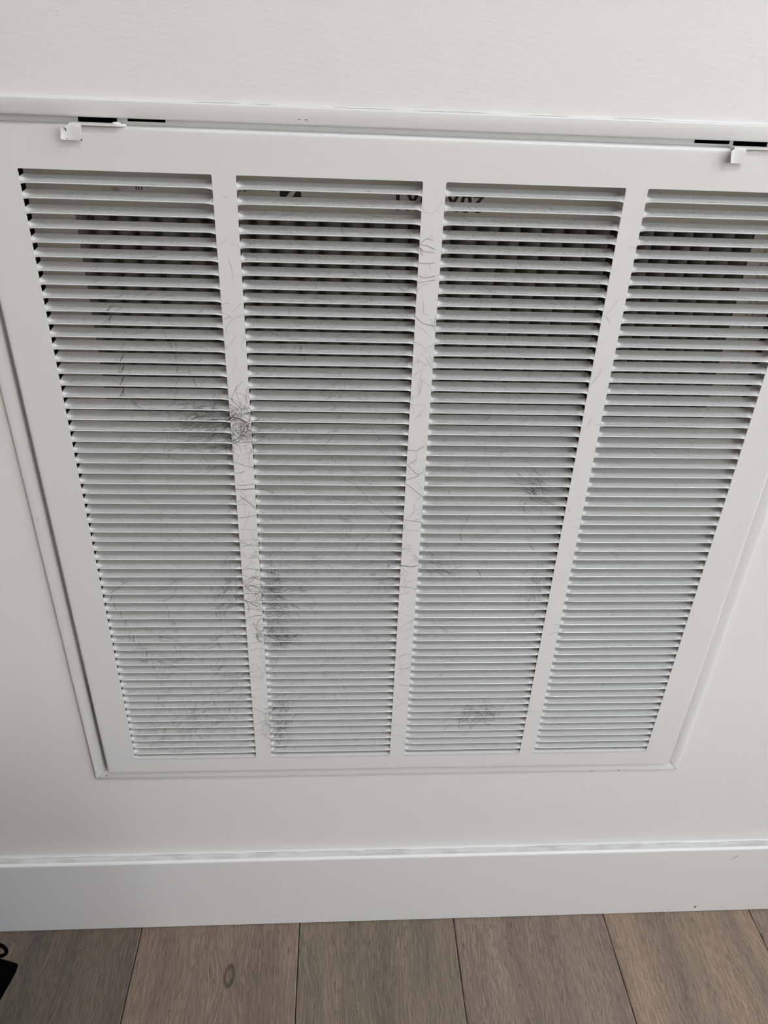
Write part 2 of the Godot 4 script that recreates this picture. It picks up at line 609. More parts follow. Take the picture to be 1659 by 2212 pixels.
func build_grille():
	var g := thing("return_air_grille", GB)
	tag(g, "white stamped steel return air grille with four columns of dusty narrow louvres", "air vent")
	# frame: four mitred rails
	var prof := [[0.0, WALL_Z + 0.05], [0.0, -4.3], [0.12, -3.85], [0.45, -3.55], [0.9, -3.25], [7.7, -5.5], [8.5, -5.8], [9.1, -6.2], [9.45, -6.7], [9.55, -7.4], [9.55, -12.0]]
	for side in 4:
		finish_mm(rail(prof, FRAME, side, 0.22, 4), "frame_rail", M.enamel, g, GB)
	# inner flange behind the gap, punched with latch and hinge slots
	var st := begin()
	var zi := -12.0
	var ix0: float = FRAME[0] + 9.55
	var ix1: float = FRAME[2] - 9.55
	var iy0: float = FRAME[1] + 9.55
	var iy1: float = FRAME[3] - 9.55
	var cuts := [[36.0, 58.4, 29.3], [64.5, 86.4, 31.0], [407.4, 429.7, 30.5], [432.2, 454.0, 29.0]]
	var xa := ix0
	for c in cuts:
		rect(st, xa, 16.0, c[0], iy1, zi)
		rect(st, c[0], 16.0, c[1], c[2] - 0.4, zi)
		xa = c[1]
	rect(st, xa, 16.0, ix1, iy1, zi)
	var ya := iy0
	for c in [[-461.0, -438.1], [-433.5, -410.9]]:
		rect(st, ix0, ya, ix0 + 9.0, c[0], zi)
		ya = c[1]
	rect(st, ix0, ya, ix0 + 9.0, 16.0, zi)
	rect(st, ix1 - 9.0, iy0, ix1, 16.0, zi)
	rect(st, ix0 + 9.0, iy0, ix1 - 9.0, iy0 + 9.0, zi)
	finish_mm(st, "inner_flange", M.enamel, g, GB)
	# chips in the paint
	for s in [[444.0, -533.2, 2.9, 0.55, 0.0], [471.6, -533.3, 1.8, 0.5, 0.2], [-31.4, -528.2, 0.75, 0.8, 0.0], [165.5, 35.4, 0.9, 0.25, 0.1], [169.5, 35.3, 1.2, 0.2, 0.0], [-37.6, -239.0, 0.7, 0.25, 0.2], [-38.2, -241.0, 0.8, 0.2, 0.0]]:
		st = begin()
		fleck(st, Vector3(s[0], s[1], -3.25 if s[1] > -533 else -3.4), s[2], s[3], s[4])
		finish_mm(st, "paint_chip", M.chip, g, GB)
	door(g)
	latch(g, 0.0, true)
	latch(g, 392.3, false)
	# caulk between the frame and the wall above it
	st = begin()
	var nz := FastNoiseLite.new()
	nz.seed = 12
	nz.frequency = 0.02
	var rows := []
	for k in 5:
		var t := k / 4.0 * PI / 2
		var r := []
		for i in 121:
			var x := lerpf(FRAME[0], FRAME[2], i / 120.0)
			var s := clampf(0.8 + nz.get_noise_2d(x, 3.0) * 0.9, 0.25, 2.0)
			r.append(Vector3(x, FRAME[3] + 0.02 + s * 1.6 * (1 - cos(t)), WALL_Z + minf(s, 1.6) * (1 - sin(t)) + 0.04))
		rows.append(r)
	grid(st, rows, 3)
	finish_mm(st, "caulk_bead", M.caulk, g, GB)
	st = begin()
	for c in [[105.0, 26.0], [140.0, 9.0], [186.0, 36.0], [232.0, 44.0], [300.0, 25.0], [352.0, 30.0]]:
		var pts := []
		for i in 8:
			var x: float = c[0] + c[1] * i / 7.0
			pts.append(Vector3(x, FRAME[3] + 0.35 + 0.3 * nz.get_noise_2d(x * 5.0, 9.0), WALL_Z + 1.3))
		tube(st, pts, 0.08, 3)
	finish_mm(st, "caulk_crack", M.grime, g, GB)


# one side of a square swept profile; profile: distance inwards from the outer edge, and z
func rail(prof: Array, sq: Array, side: int, gap: float, group: int) -> SurfaceTool:
	var st := begin()
	var x0: float = sq[0]
	var y0: float = sq[1]
	var x1: float = sq[2]
	var y1: float = sq[3]
	var rows := []
	for i in prof.size():
		var p: Array = prof[prof.size() - 1 - i]
		var d: float = p[0]
		var z: float = p[1]
		var a: Vector3
		var b: Vector3
		match side:
			0: a = Vector3(x0 + d + gap, y1 - d, z); b = Vector3(x1 - d - gap, y1 - d, z)
			1: a = Vector3(x1 - d, y1 - d - gap, z); b = Vector3(x1 - d, y0 + d + gap, z)
			2: a = Vector3(x1 - d - gap, y0 + d, z); b = Vector3(x0 + d + gap, y0 + d, z)
			_: a = Vector3(x0 + d, y0 + d + gap, z); b = Vector3(x0 + d, y1 - d - gap, z)
		rows.append([a, a.lerp(b, 0.25), a.lerp(b, 0.5), a.lerp(b, 0.75), b])
	grid(st, rows, group)
	return st


func door(g: Node3D):
	var st := begin()
	var ins := 4.0
	# rolled outer edge
	var prof := [[ins, 0.0], [1.9, 0.0]]
	for k in 5:
		var t := (k + 1) / 5.0 * PI / 2
		prof.append([1.9 - 1.9 * sin(t), -1.9 + 1.9 * cos(t)])
	prof.append([0.0, -11.0])
	prof.reverse()
	for side in 4:
		st.append_from(rail_mesh(prof, side), 0, Transform3D())
	# flat plate: borders and mullions
	var xa: float = DOOR[0] + ins
	var xb: float = DOOR[2] - ins
	var ya: float = DOOR[1] + ins
	var yb: float = DOOR[3] - ins
	var top := 4.74
	var bot := -(ROWS - 1) * PITCH - 3.73
	rect(st, xa, top, xb, yb, 0)
	rect(st, xa, ya, xb, bot, 0)
	var e := xa
	for c in COLS:
		rect(st, e, bot, c[0], top, 0)
		e = c[1]
	rect(st, e, bot, xb, top, 0)
	# sheet thickness round each opening, and the rounded corners of its topmost slot
	for c in COLS:
		var a: float = c[0]
		var b: float = c[1]
		st.set_smooth_group(-1)
		quad(st, Vector3(a, top, -0.8), Vector3(b, top, -0.8), Vector3(b, top, 0), Vector3(a, top, 0))
		quad(st, Vector3(a, top, -0.8), Vector3(a, top, 0), Vector3(a, bot, 0), Vector3(a, bot, -0.8))
		quad(st, Vector3(b, top, 0), Vector3(b, top, -0.8), Vector3(b, bot, -0.8), Vector3(b, bot, 0))
		var r := 0.9
		for k in 5:
			var t0 := k / 5.0 * PI / 2
			var t1 := (k + 1) / 5.0 * PI / 2
			tri(st, Vector3(a, top, 0), Vector3(a + r - r * cos(t1), top - r + r * sin(t1), 0), Vector3(a + r - r * cos(t0), top - r + r * sin(t0), 0))
			tri(st, Vector3(b, top, 0), Vector3(b - r + r * cos(t0), top - r + r * sin(t0), 0), Vector3(b - r + r * cos(t1), top - r + r * sin(t1), 0))
	var d := finish_mm(st, "door_panel", M.enamel, g, GB)
	# slats: one shape for each column, one more for the half slat at the foot
	for c in COLS:
		var ln: float = c[1] - c[0]
		var m := slat_mesh(ln, false)
		var low := slat_mesh(ln, true)
		for k in ROWS:
			var s := MeshInstance3D.new()
			s.name = "slat"
			s.mesh = low if k == ROWS - 1 else m
			s.position = (Vector3(c[0], -k * PITCH, 0) - GB) * 0.001
			d.add_child(s, true)
	# channel behind the louvres that holds the filter
	st = begin()
	box(st, Vector3(494.6, -500, -17), Vector3(495.6, 11, -1.5))
	box(st, Vector3(-9.0, -500, -17), Vector3(-8.0, 11, -1.5))
	box(st, Vector3(-9.0, 10, -17), Vector3(495.6, 11, -1.5))
	box(st, Vector3(-9.0, -501, -17), Vector3(495.6, -500, -1.5))
	finish_mm(st, "filter_channel", M.enamel, d, GB)


func rail_mesh(prof: Array, side: int) -> ArrayMesh:
	# prof comes outermost first
	var st := rail(prof, DOOR, side, 0.0, 5)
	st.generate_normals()
	return st.commit()


# cross-section of a louvre away from its ends: s runs from the lip in front to the edge behind
func slat_curve(s: float) -> Vector2:
	var p0 := Vector2(-2.25, 0.9)
	var p1 := Vector2(-1.5, -3.7)
	var p2 := Vector2(1.0, -7.6)
	return p0 * (1 - s) * (1 - s) + p1 * 2 * s * (1 - s) + p2 * s * s


# the pressed sheet: x from the left end of the column, s across the slat; `foot` keeps the lower edge in the plate
func slat_surface(ln: float, x: float, s: float, foot := false) -> Vector3:
	var e := minf(x, ln - x)
	var up := clampf((s - 0.44) / 0.56, 0.0, 1.0)
	var t := clampf((e + 3.8 * up) / 6.0, 0.0, 1.0)
	var w := 1.0 - pow(1.0 - t, 2.2)
	if foot: w *= smoothstep(0.0, 0.75, s)
	var flat := Vector2(-3.73 + s * PITCH, 0)
	var c := flat.lerp(slat_curve(s), w)
	return Vector3(x, c.x, c.y)


func slat_mesh(ln: float, foot: bool) -> ArrayMesh:
	var ends := [0.0, 0.5, 1.1, 1.9, 2.9, 4.1, 5.4, 6.6]
	var rows := []
	for s in [0.0, 0.06, 0.16, 0.28, 0.36, 0.44, 0.54, 0.66, 0.82, 1.0]:
		var off := 0.35 * pow(clampf((s - 0.44) / 0.56, 0.0, 1.0), 0.8)
		var r := []
		for q in ends: r.append(slat_surface(ln, q + off, s, foot))
		for k in ends.size(): r.append(slat_surface(ln, ln - ends[ends.size() - 1 - k] - off, s, foot))
		rows.append(r)
	var st := begin()
	grid(st, rows, 1)
	st.generate_normals()
	var am := metres(st, null)
	am.surface_set_material(0, M.slat)
	if foot: return am
	# the lip: its last half millimetre is flared outwards, with the thickness of the sheet below
	st = begin()
	var flare := []
	var under := []
	for v in rows[0]:
		var w := clampf(v.z / 0.9, 0.0, 1.0)
		flare.append(v + Vector3(0, -0.36, 0.42) * w + Vector3(0, -0.1, 0) * (1.0 - w))
		under.append(v + Vector3(0, -0.75, -0.05) * w + Vector3(0, -0.1, -0.6) * (1.0 - w))
	grid(st, [flare, rows[0]], 2)
	grid(st, [under, flare], 3)
	st.generate_normals()
	am = metres(st, am)
	am.surface_set_material(1, M.lip)
	return am


func metres(st: SurfaceTool, into: ArrayMesh) -> ArrayMesh:
	var raw := st.commit_to_arrays()
	var v: PackedVector3Array = raw[Mesh.ARRAY_VERTEX]
	for i in v.size(): v[i] = v[i] * 0.001
	raw[Mesh.ARRAY_VERTEX] = v
	var am := into if into else ArrayMesh.new()
	am.add_surface_from_arrays(Mesh.PRIMITIVE_TRIANGLES, raw)
	return am


# turn latch: a bar lying on the door's top edge, riveted at one end, its other end bent down over the face
func latch(g: Node3D, dx: float, worn: bool):
	var lean := 0.16 if worn else -0.2
	var y := 29.7
	var h := 1.1
	var st := begin()
	var x0 := 34.6 + dx
	var xr := 60.8 + dx
	# bar outline seen from above (x, z): left end square, right end round
	var out := [[x0, -8.0], [x0, 1.7], [x0 + 7.4, 2.2], [xr, 2.2]]
	for k in 8:
		var t := PI / 2 - (k + 1) / 8.0 * PI
		out.append([xr + 4.9 * cos(t), -2.7 + 4.9 * sin(t)])
	st.set_smooth_group(-1)
	var n := out.size()
	var mid := Vector2(48 + dx, -2.5)
	for i in n:
		var a: Array = out[i]
		var b: Array = out[(i + 1) % n]
		tri(st, Vector3(a[0], y, a[1]), Vector3(mid.x, y, mid.y), Vector3(b[0], y, b[1]))
		tri(st, Vector3(a[0], y - h, a[1]), Vector3(b[0], y - h, b[1]), Vector3(mid.x, y - h, mid.y))
		quad(st, Vector3(a[0], y, a[1]), Vector3(b[0], y, b[1]), Vector3(b[0], y - h, b[1]), Vector3(a[0], y - h, a[1]))
	# tab bent down in front of the door, with a finger lip curled out at its left
	var rows := []
	var back := []
	var bend := [[29.7, 0.9], [29.5, 1.9], [28.9, 2.6], [28.0, 2.75], [24.0, 2.6], [20.8, 2.5]]
	for i in bend.size():
		var p: Array = bend[bend.size() - 1 - i]
		var r := []
		var rb := []
		var lipped: bool = p[0] < 28.2
		for q in [[-3.4, 2.9], [-3.2, 1.9], [-2.6, 1.0], [-1.5, 0.35], [0.0, 0.0], [3.4, 0.0], [7.0, 0.0]]:
			var xx: float = maxf(q[0], 0.0) if not lipped else q[0]
			var zz: float = p[1] + (q[1] if lipped else 0.0)
			var low := -0.12 * xx
			var yy: float = p[0] + (1.2 * (1.0 - absf(p[0] - 24.5) / 4.0) * 0.0) + low * 0.05
			if lipped and q[0] < -1.0: yy = lerpf(yy, 24.3, 0.14 * (-q[0] - 1.0) / 2.4)
			r.append(Vector3(x0 + xx - (29.7 - p[0]) * lean, yy, zz))
			rb.append(Vector3(x0 + xx - (29.7 - p[0]) * lean, yy, zz - 0.9))
		rows.append(r)
		back.append(rb)
	grid(st, rows, 6)
	grid(st, [back[0], rows[0]], 7)
	for i in rows.size() - 1:
		st.set_smooth_group(-1)
		quad(st, rows[i + 1][6], back[i + 1][6], back[i][6], rows[i][6])
		quad(st, back[i + 1][0], rows[i + 1][0], rows[i][0], back[i][0])
	var l := finish_mm(st, "latch", M.enamel, g, GB)
	st = begin()
	var rv := []
	for p in [[2.6, 0.0], [2.5, 0.45], [1.9, 0.8], [0.9, 0.95], [0.02, 1.0]]:
		var r := []
		for k in 17:
			var t := PI2 * k / 16
			r.append(Vector3(xr - 0.6 + p[0] * cos(t), y + p[1], -2.6 + p[0] * -sin(t)))
		r.reverse()
		rv.append(r)
	grid(st, rv, 8)
	finish_mm(st, "rivet", M.enamel, l, GB)
	if worn:
		for s in [[x0 - 2.0, 27.0, 0.8, 0.35, 0.4], [x0 - 1.5, 26.2, 0.4, 0.7, 0.3], [x0 - 1.6, 21.6, 0.35, 0.3, 0.0], [x0 + 6.0, 21.1, 0.5, 0.55, 0.5]]:
			st = begin()
			fleck(st, Vector3(s[0], s[1], 4.3 if s[0] < x0 else 2.75), s[2], s[3], s[4])
			finish_mm(st, "worn_spot", M.chip, l, GB)


# ---------------------------------------------------------------- the filter behind the louvres
const FB := Vector3(243, -489, -25)


func build_filter():
	var f := thing("air_filter", FB)
	tag(f, "pleated air filter in a printed white cardboard frame, seen dark between the louvres", "air filter")
	var z := -16.0
	var o := [-3.0, -489.0, 489.5, 3.5]
	var i := [23.7, -463.0, 464.6, -22.4]
	var strips := [[o[0], i[3], o[2], o[3]], [o[0], o[1], o[2], i[1]], [o[0], i[1], i[0], i[3]], [i[2], i[1], o[2], i[3]]]
	for s in strips:
		var st := begin()
		box(st, Vector3(s[0], s[1], z - 0.6), Vector3(s[2], s[3], z), 0.15)
		finish_mm(st, "cardboard_border", M.card, f, FB)
	var st := begin()
	box(st, Vector3(o[0], o[1], -35), Vector3(o[0] + 0.7, o[3], z - 0.6))
	box(st, Vector3(o[2] - 0.7, o[1], -35), Vector3(o[2], o[3], z - 0.6))
	box(st, Vector3(o[0], o[3] - 0.7, -35), Vector3(o[2], o[3], z - 0.6))
	box(st, Vector3(o[0], o[1], -35), Vector3(o[2], o[1] + 0.7, z - 0.6))
	finish_mm(st, "cardboard_side", M.card, f, FB)
	# pleats: one folded sheet
	st = begin()
	var lo := []
	var hi := []
	var x: float = i[0] - 9.0
	while x < i[2] + 4.0:
		var per := rng.randf_range(13.2, 17.4)
		for k in 12:
			var t := k / 12.0
			var d := absf(2 * t - 1)
			var zz := -18.0 - 14.0 * pow(d, 2.6)
			lo.append(Vector3(x + per * t, i[1] - 3, zz))
			hi.append(Vector3(x + per * t, i[3] + 3, zz))
		x += per
	grid(st, [lo, hi], 1)
	finish_mm(st, "pleated_media", M.media, f, FB)
	# print on the cardboard, which stands upside down
	st = begin()
	var zt := z + 0.06
	print_text(st, "20X20X1", true, 56.3, Vector3(253.0, -9.4, zt), PI)
	print_text(st, "Honeywell F", true, 22.8, Vector3(137.4, -4.35, zt), PI)
	print_text(st, "ilter", true, 8.6, Vector3(105.7, -4.5, zt), PI)
	print_text(st, "542L", false, 5.3, Vector3(50.4, -7.2, zt), PI)
	print_text(st, "AIR FILTER UNIT", true, 18.3, Vector3(43.6, -13.2, zt), PI)
	print_text(st, "UL", true, 5.2, Vector3(64.6, -5.6, zt), PI)
	print_text(st, "US", true, 4.0, Vector3(57.2, -3.9, zt), PI)
	print_text(st, "C", true, 2.2, Vector3(70.9, -4.1, zt), PI)
	ring(st, Vector3(64.6, -4.9, zt), 4.5, 0.8)
	rect(st, 20.9, -0.2, 53.4, 0.15, zt)
	rect(st, 21.1, -15.0, 53.3, -14.6, zt)
	rect(st, 391.4, -20.0, 391.8, -1.0, zt)
	rect(st, 451.8, -20.0, 452.2, -1.0, zt)
	for w in [["A", 474.4, -24.8], ["In", 474.4, -33.6], ["ia", 474.4, -42.0], ["al", 474.4, -49.9], ["r", 474.4, -59.0], ["es", 474.4, -67.5], ["re", 474.4, -75.8], ["ie", 474.4, -84.8], ["o", 474.4, -93.6], ["r", 474.4, -101.8], ["a", 474.4, -111.1], ["t", 474.4, -119.8], ["c", 474.4, -128.6], ["f", 474.4, -137.1], ["o", 474.4, -145.8],
			["R", 478.8, -42.2], ["n", 478.8, -49.7], ["s", 478.8, -58.3], ["d", 478.8, -66.4], ["er", 478.8, -75.9], ["n", 478.8, -84.6], ["o", 478.8, -93.2], ["or", 478.8, -102.3], ["e", 478.8, -111.1], ["e", 478.8, -119.7], ["o", 478.8, -128.5], ["o", 478.8, -137.1]]:
		print_text(st, w[0], false, -3.0, Vector3(w[1], w[2], zt), -PI / 2)
	finish_mm(st, "lettering", M.ink, f, FB)
	# round emblem: black disc with a slanting white stroke left open
	st = begin()
	var c := Vector3(158.4, -7.6, zt)
	st.set_smooth_group(-1)
	var dir := Vector3(-3.6, -3.9, 0).normalized()
	for half in [-1.0, 1.0]:
		var nrm: Vector3 = Vector3(-dir.y, dir.x, 0) * half
		var pts := []
		for k in 25:
			var t := -PI / 2 + PI * k / 24
			var p: Vector3 = (dir * sin(t) + nrm * cos(t)) * 6.75
			pts.append(c + (dir * p.dot(dir) + nrm * maxf(p.dot(nrm), 0.75)))
		for k in 24:
			if half > 0: tri(st, c + nrm * 1.5, pts[k + 1], pts[k])
			else: tri(st, c + nrm * 1.5, pts[k], pts[k + 1])
	finish_mm(st, "emblem", M.ink, f, FB)


func ring(st: SurfaceTool, c: Vector3, r: float, w: float) -> void:
	st.set_smooth_group(-1)
	for k in 32:
		var a := PI2 * k / 32
		var b := PI2 * (k + 1) / 32
		quad(st, c + Vector3(cos(b), sin(b), 0) * r, c + Vector3(cos(a), sin(a), 0) * r, c + Vector3(cos(a), sin(a), 0) * (r - w), c + Vector3(cos(b), sin(b), 0) * (r - w))


# width > 0: letters scaled to that width; width < 0: letters of that em size
func print_text(st: SurfaceTool, s: String, bold: bool, width: float, c: Vector3, turn: float) -> void:
	var f := SystemFont.new()
	f.font_names = PackedStringArray(["Droid Sans"])
	f.font_weight = 700 if bold else 400
	var t := TextMesh.new()
	t.font = f
	t.text = s
	t.font_size = 64
	t.pixel_size = 1.0 / 64.0
	t.depth = 0.0
	t.curve_step = 1.5
	var bb := t.get_aabb()
	var k := width / bb.size.x if width > 0 else -width
	var at := bb.get_center()
	at.z = 0
	if turn == -PI / 2: at.y = bb.position.y + 0.27
	var xf := Transform3D(Basis(Vector3.BACK, turn).scaled(Vector3(k, k, k)), c) * Transform3D(Basis(), -at)
	st.set_smooth_group(-1)
	st.append_from(t, 0, xf)


# ---------------------------------------------------------------- hair and lint
# puts a point of the grille's face onto what is really there: plate, mullion or louvre
func drape(x: float, y: float, lift: float) -> Array:
	for c in COLS:
		if x > c[0] and x < c[1] and y < 4.7 - 2.2 and y > -59 * PITCH - 3.5:
			var k := int(ceil((-2.5 - y) / PITCH))
			if k < 0: return [-1, Vector3(x, y, lift)]
			var s := (y + k * PITCH + 2.5) / PITCH
			var p := slat_surface(c[1] - c[0], x - c[0], clampf(s, 0, 1), k == ROWS - 1)
			return [k, Vector3(c[0] + p.x, p.y - k * PITCH + lift * 0.75, p.z + lift * 0.65)]
	var z := 0.0
	if x < -28 or x > 520.4 or y > 28.5 or y < -521.6: z = -3.3
	return [-2, Vector3(x, y, z + lift)]


func strand(st: SurfaceTool, line: Array, r: float) -> void:
	var pts := []
	var was := -99
	for p in line:
		var d := drape(p.x, p.y, 0.16 + r)
		if d[0] != was and not (d[0] < 0 and was < 0):
			if was >= 0 and d[0] >= 0 or pts.size() == 1:
				if pts.size() > 1: tube(st, pts, r)
				pts = []
		was = d[0]
		pts.append(d[1])
	if pts.size() > 1: tube(st, pts, r)


func in_field(p: Vector2) -> bool:
	return p.x > 3 and p.x < 489 and p.y < -1 and p.y > -500


func curl(x: float, y: float, ang: float, length: float, bend: float) -> Array:
	var out := []
	var step := 0.9
	var k := rng.randfn(0.0, 0.05) * bend
	var a := ang
	for i in int(length / step):
		if not in_field(Vector2(x, y)): break
		out.append(Vector2(x, y))
		k = k * 0.96 + rng.randfn(0.0, 0.022) * bend
		a += k
		x += cos(a) * step
		y += sin(a) * step
	return out


func smooth_line(raw: Array) -> Array:
	var c := Curve2D.new()
	var n := raw.size() / 2
	for i in n:
		var p := Vector2(raw[i * 2], raw[i * 2 + 1])
		var a := Vector2(raw[maxi(i - 1, 0) * 2], raw[maxi(i - 1, 0) * 2 + 1])
		var b := Vector2(raw[mini(i + 1, n - 1) * 2], raw[mini(i + 1, n - 1) * 2 + 1])
		c.add_point(p, (a - b) / 6.0, (b - a) / 6.0)
	c.bake_interval = 0.8
	var out := []
	var wob := rng.randf() * 100.0
	for p in c.get_baked_points():
		wob += 0.25
		out.append(p + Vector2(sin(wob), cos(wob * 0.83)) * 0.12)
	return out


func build_hair():
	# tufts: middle x, y, spread x, y, how many, length, main direction, curliness, label
	var tufts := [
		[97, -161, 13, 12, 150, 20, 20, 1.0, "smear of dark hair across the louvres left of the curled hair tangle"],
		[120, -157, 5, 6, 50, 26, 40, 2.4, "curled tangle of dark hair lying on the first mullion from the left"],
		[137, -312, 8, 15, 170, 18, -25, 1.3, "dark fuzzy hair clump at the left ends of the second column's louvres"],
		[103, -307, 6, 13, 55, 24, 65, 1.0, "wispy hair clump at the right ends of the first column's louvres, below mid height"],
		[138, -353, 7, 6, 95, 20, -30, 1.6, "small dense hair knot in the second column just under the larger fuzzy clump"],
		[342, -208, 4, 4, 60, 20, -48, 0.5, "short brush of dark hairs slanting across the third column near its right edge"],
		[352, -303, 4, 14, 45, 16, 80, 1.0, "thin upright hair wisp near the right edge of the third column, low down"],
		[271, -280, 8, 5, 45, 16, -35, 0.8, "light hair scratch near the left edge of the third column"],
		[321, -450, 14, 6, 75, 22, 15, 2.0, "looped hair curl near the bottom of the third column"],
		[136, -456, 6, 25, 140, 18, 80, 1.1, "dark hair film on the lowest louvres at the left of the second column"],
		[227, -291, 7, 11, 35, 16, 60, 1.2, "faint hair wisp at the right ends of the second column's louvres, below mid height"],
		[50, -460, 30, 22, 150, 18, 60, 1.2, "grey hair haze on the lowest louvres of the first column"],
		[92, -409, 11, 30, 70, 16, 70, 1.0, "sparse hair film at the right ends of the first column's lower louvres"],
		[38, -375, 14, 14, 40, 26, -40, 0.8, "loose hair arc low in the first column near its left edge"],
	]
	for t in tufts:
		var st := begin()
		for i in int(t[4]):
			var a: float = deg_to_rad(t[6]) + rng.randfn(0, 0.6) + (PI if rng.randf() < 0.5 else 0.0)
			strand(st, curl(t[0] + rng.randfn(0, t[2]), t[1] + rng.randfn(0, t[3]), a, t[5] * rng.randf_range(0.4, 1.3), t[7]), rng.randf_range(0.042, 0.064))
		var o := finish_mm(st, "hair_tuft", M.hair, self, Vector3(t[0], t[1], 0))
		o.position = G(t[0], t[1], 0)
		tag(o, t[8], "hair tuft", "hair tufts caught on the grille")
	# single strands that can be followed one by one in the photograph, and the thin scatter of others
	var st := begin()
	for s in strands():
		strand(st, smooth_line(s), 0.09)
	var fields := [[185, -120, 55, 80, 330, 14], [310, -70, 40, 70, 150, 10], [55, -110, 35, 70, 190, 13], [180, -230, 60, 60, 320, 16], [60, -260, 40, 80, 120, 14], [180, -380, 45, 70, 220, 16], [310, -300, 45, 120, 150, 13], [60, -400, 40, 60, 120, 14], [435, -150, 40, 110, 60, 9], [435, -320, 40, 90, 60, 10], [120, -300, 8, 110, 40, 12], [247, -200, 8, 110, 40, 10]]
	for f in fields:
		for i in int(f[4]):
			strand(st, curl(f[0] + rng.randfn(0, f[2]), f[1] + rng.randfn(0, f[3]), rng.randf() * PI2, f[5] * rng.randf_range(0.3, 1.7), 1.2), rng.randf_range(0.03, 0.05))
	var l := finish_mm(st, "loose_hair", M.hair, self, Vector3(245, -250, 0))
	l.position = G(245, -250, 0)
	tag(l, "loose single dark hairs scattered over louvres and mullions", "hair", "", "stuff")
	# lint on the dusty upper louvres
	st = begin()
	for i in 9500:
		var c: Array = COLS[[0, 1, 1, 1, 2, 2, 2, 2, 3, 3][rng.randi() % 10]]
		var k := int(absf(rng.randfn(0, 11)))
		if k > ROWS - 1: continue
		var x: float = rng.randf_range(c[0] + 3, c[1] - 3)
		var s := rng.randf_range(0.05, 0.95)
		strand(st, curl(x, -k * PITCH - 2.5 + s * PITCH, rng.randfn(-0.3, 0.8), rng.randf_range(1.8, 3.0), 6.0), rng.randf_range(0.03, 0.08))
	var d := finish_mm(st, "lint", M.lint, self, Vector3(245, -100, 0))
	d.position = G(245, -100, 0)
	tag(d, "grey lint and dust specks lying on the upper louvres", "lint", "", "stuff")


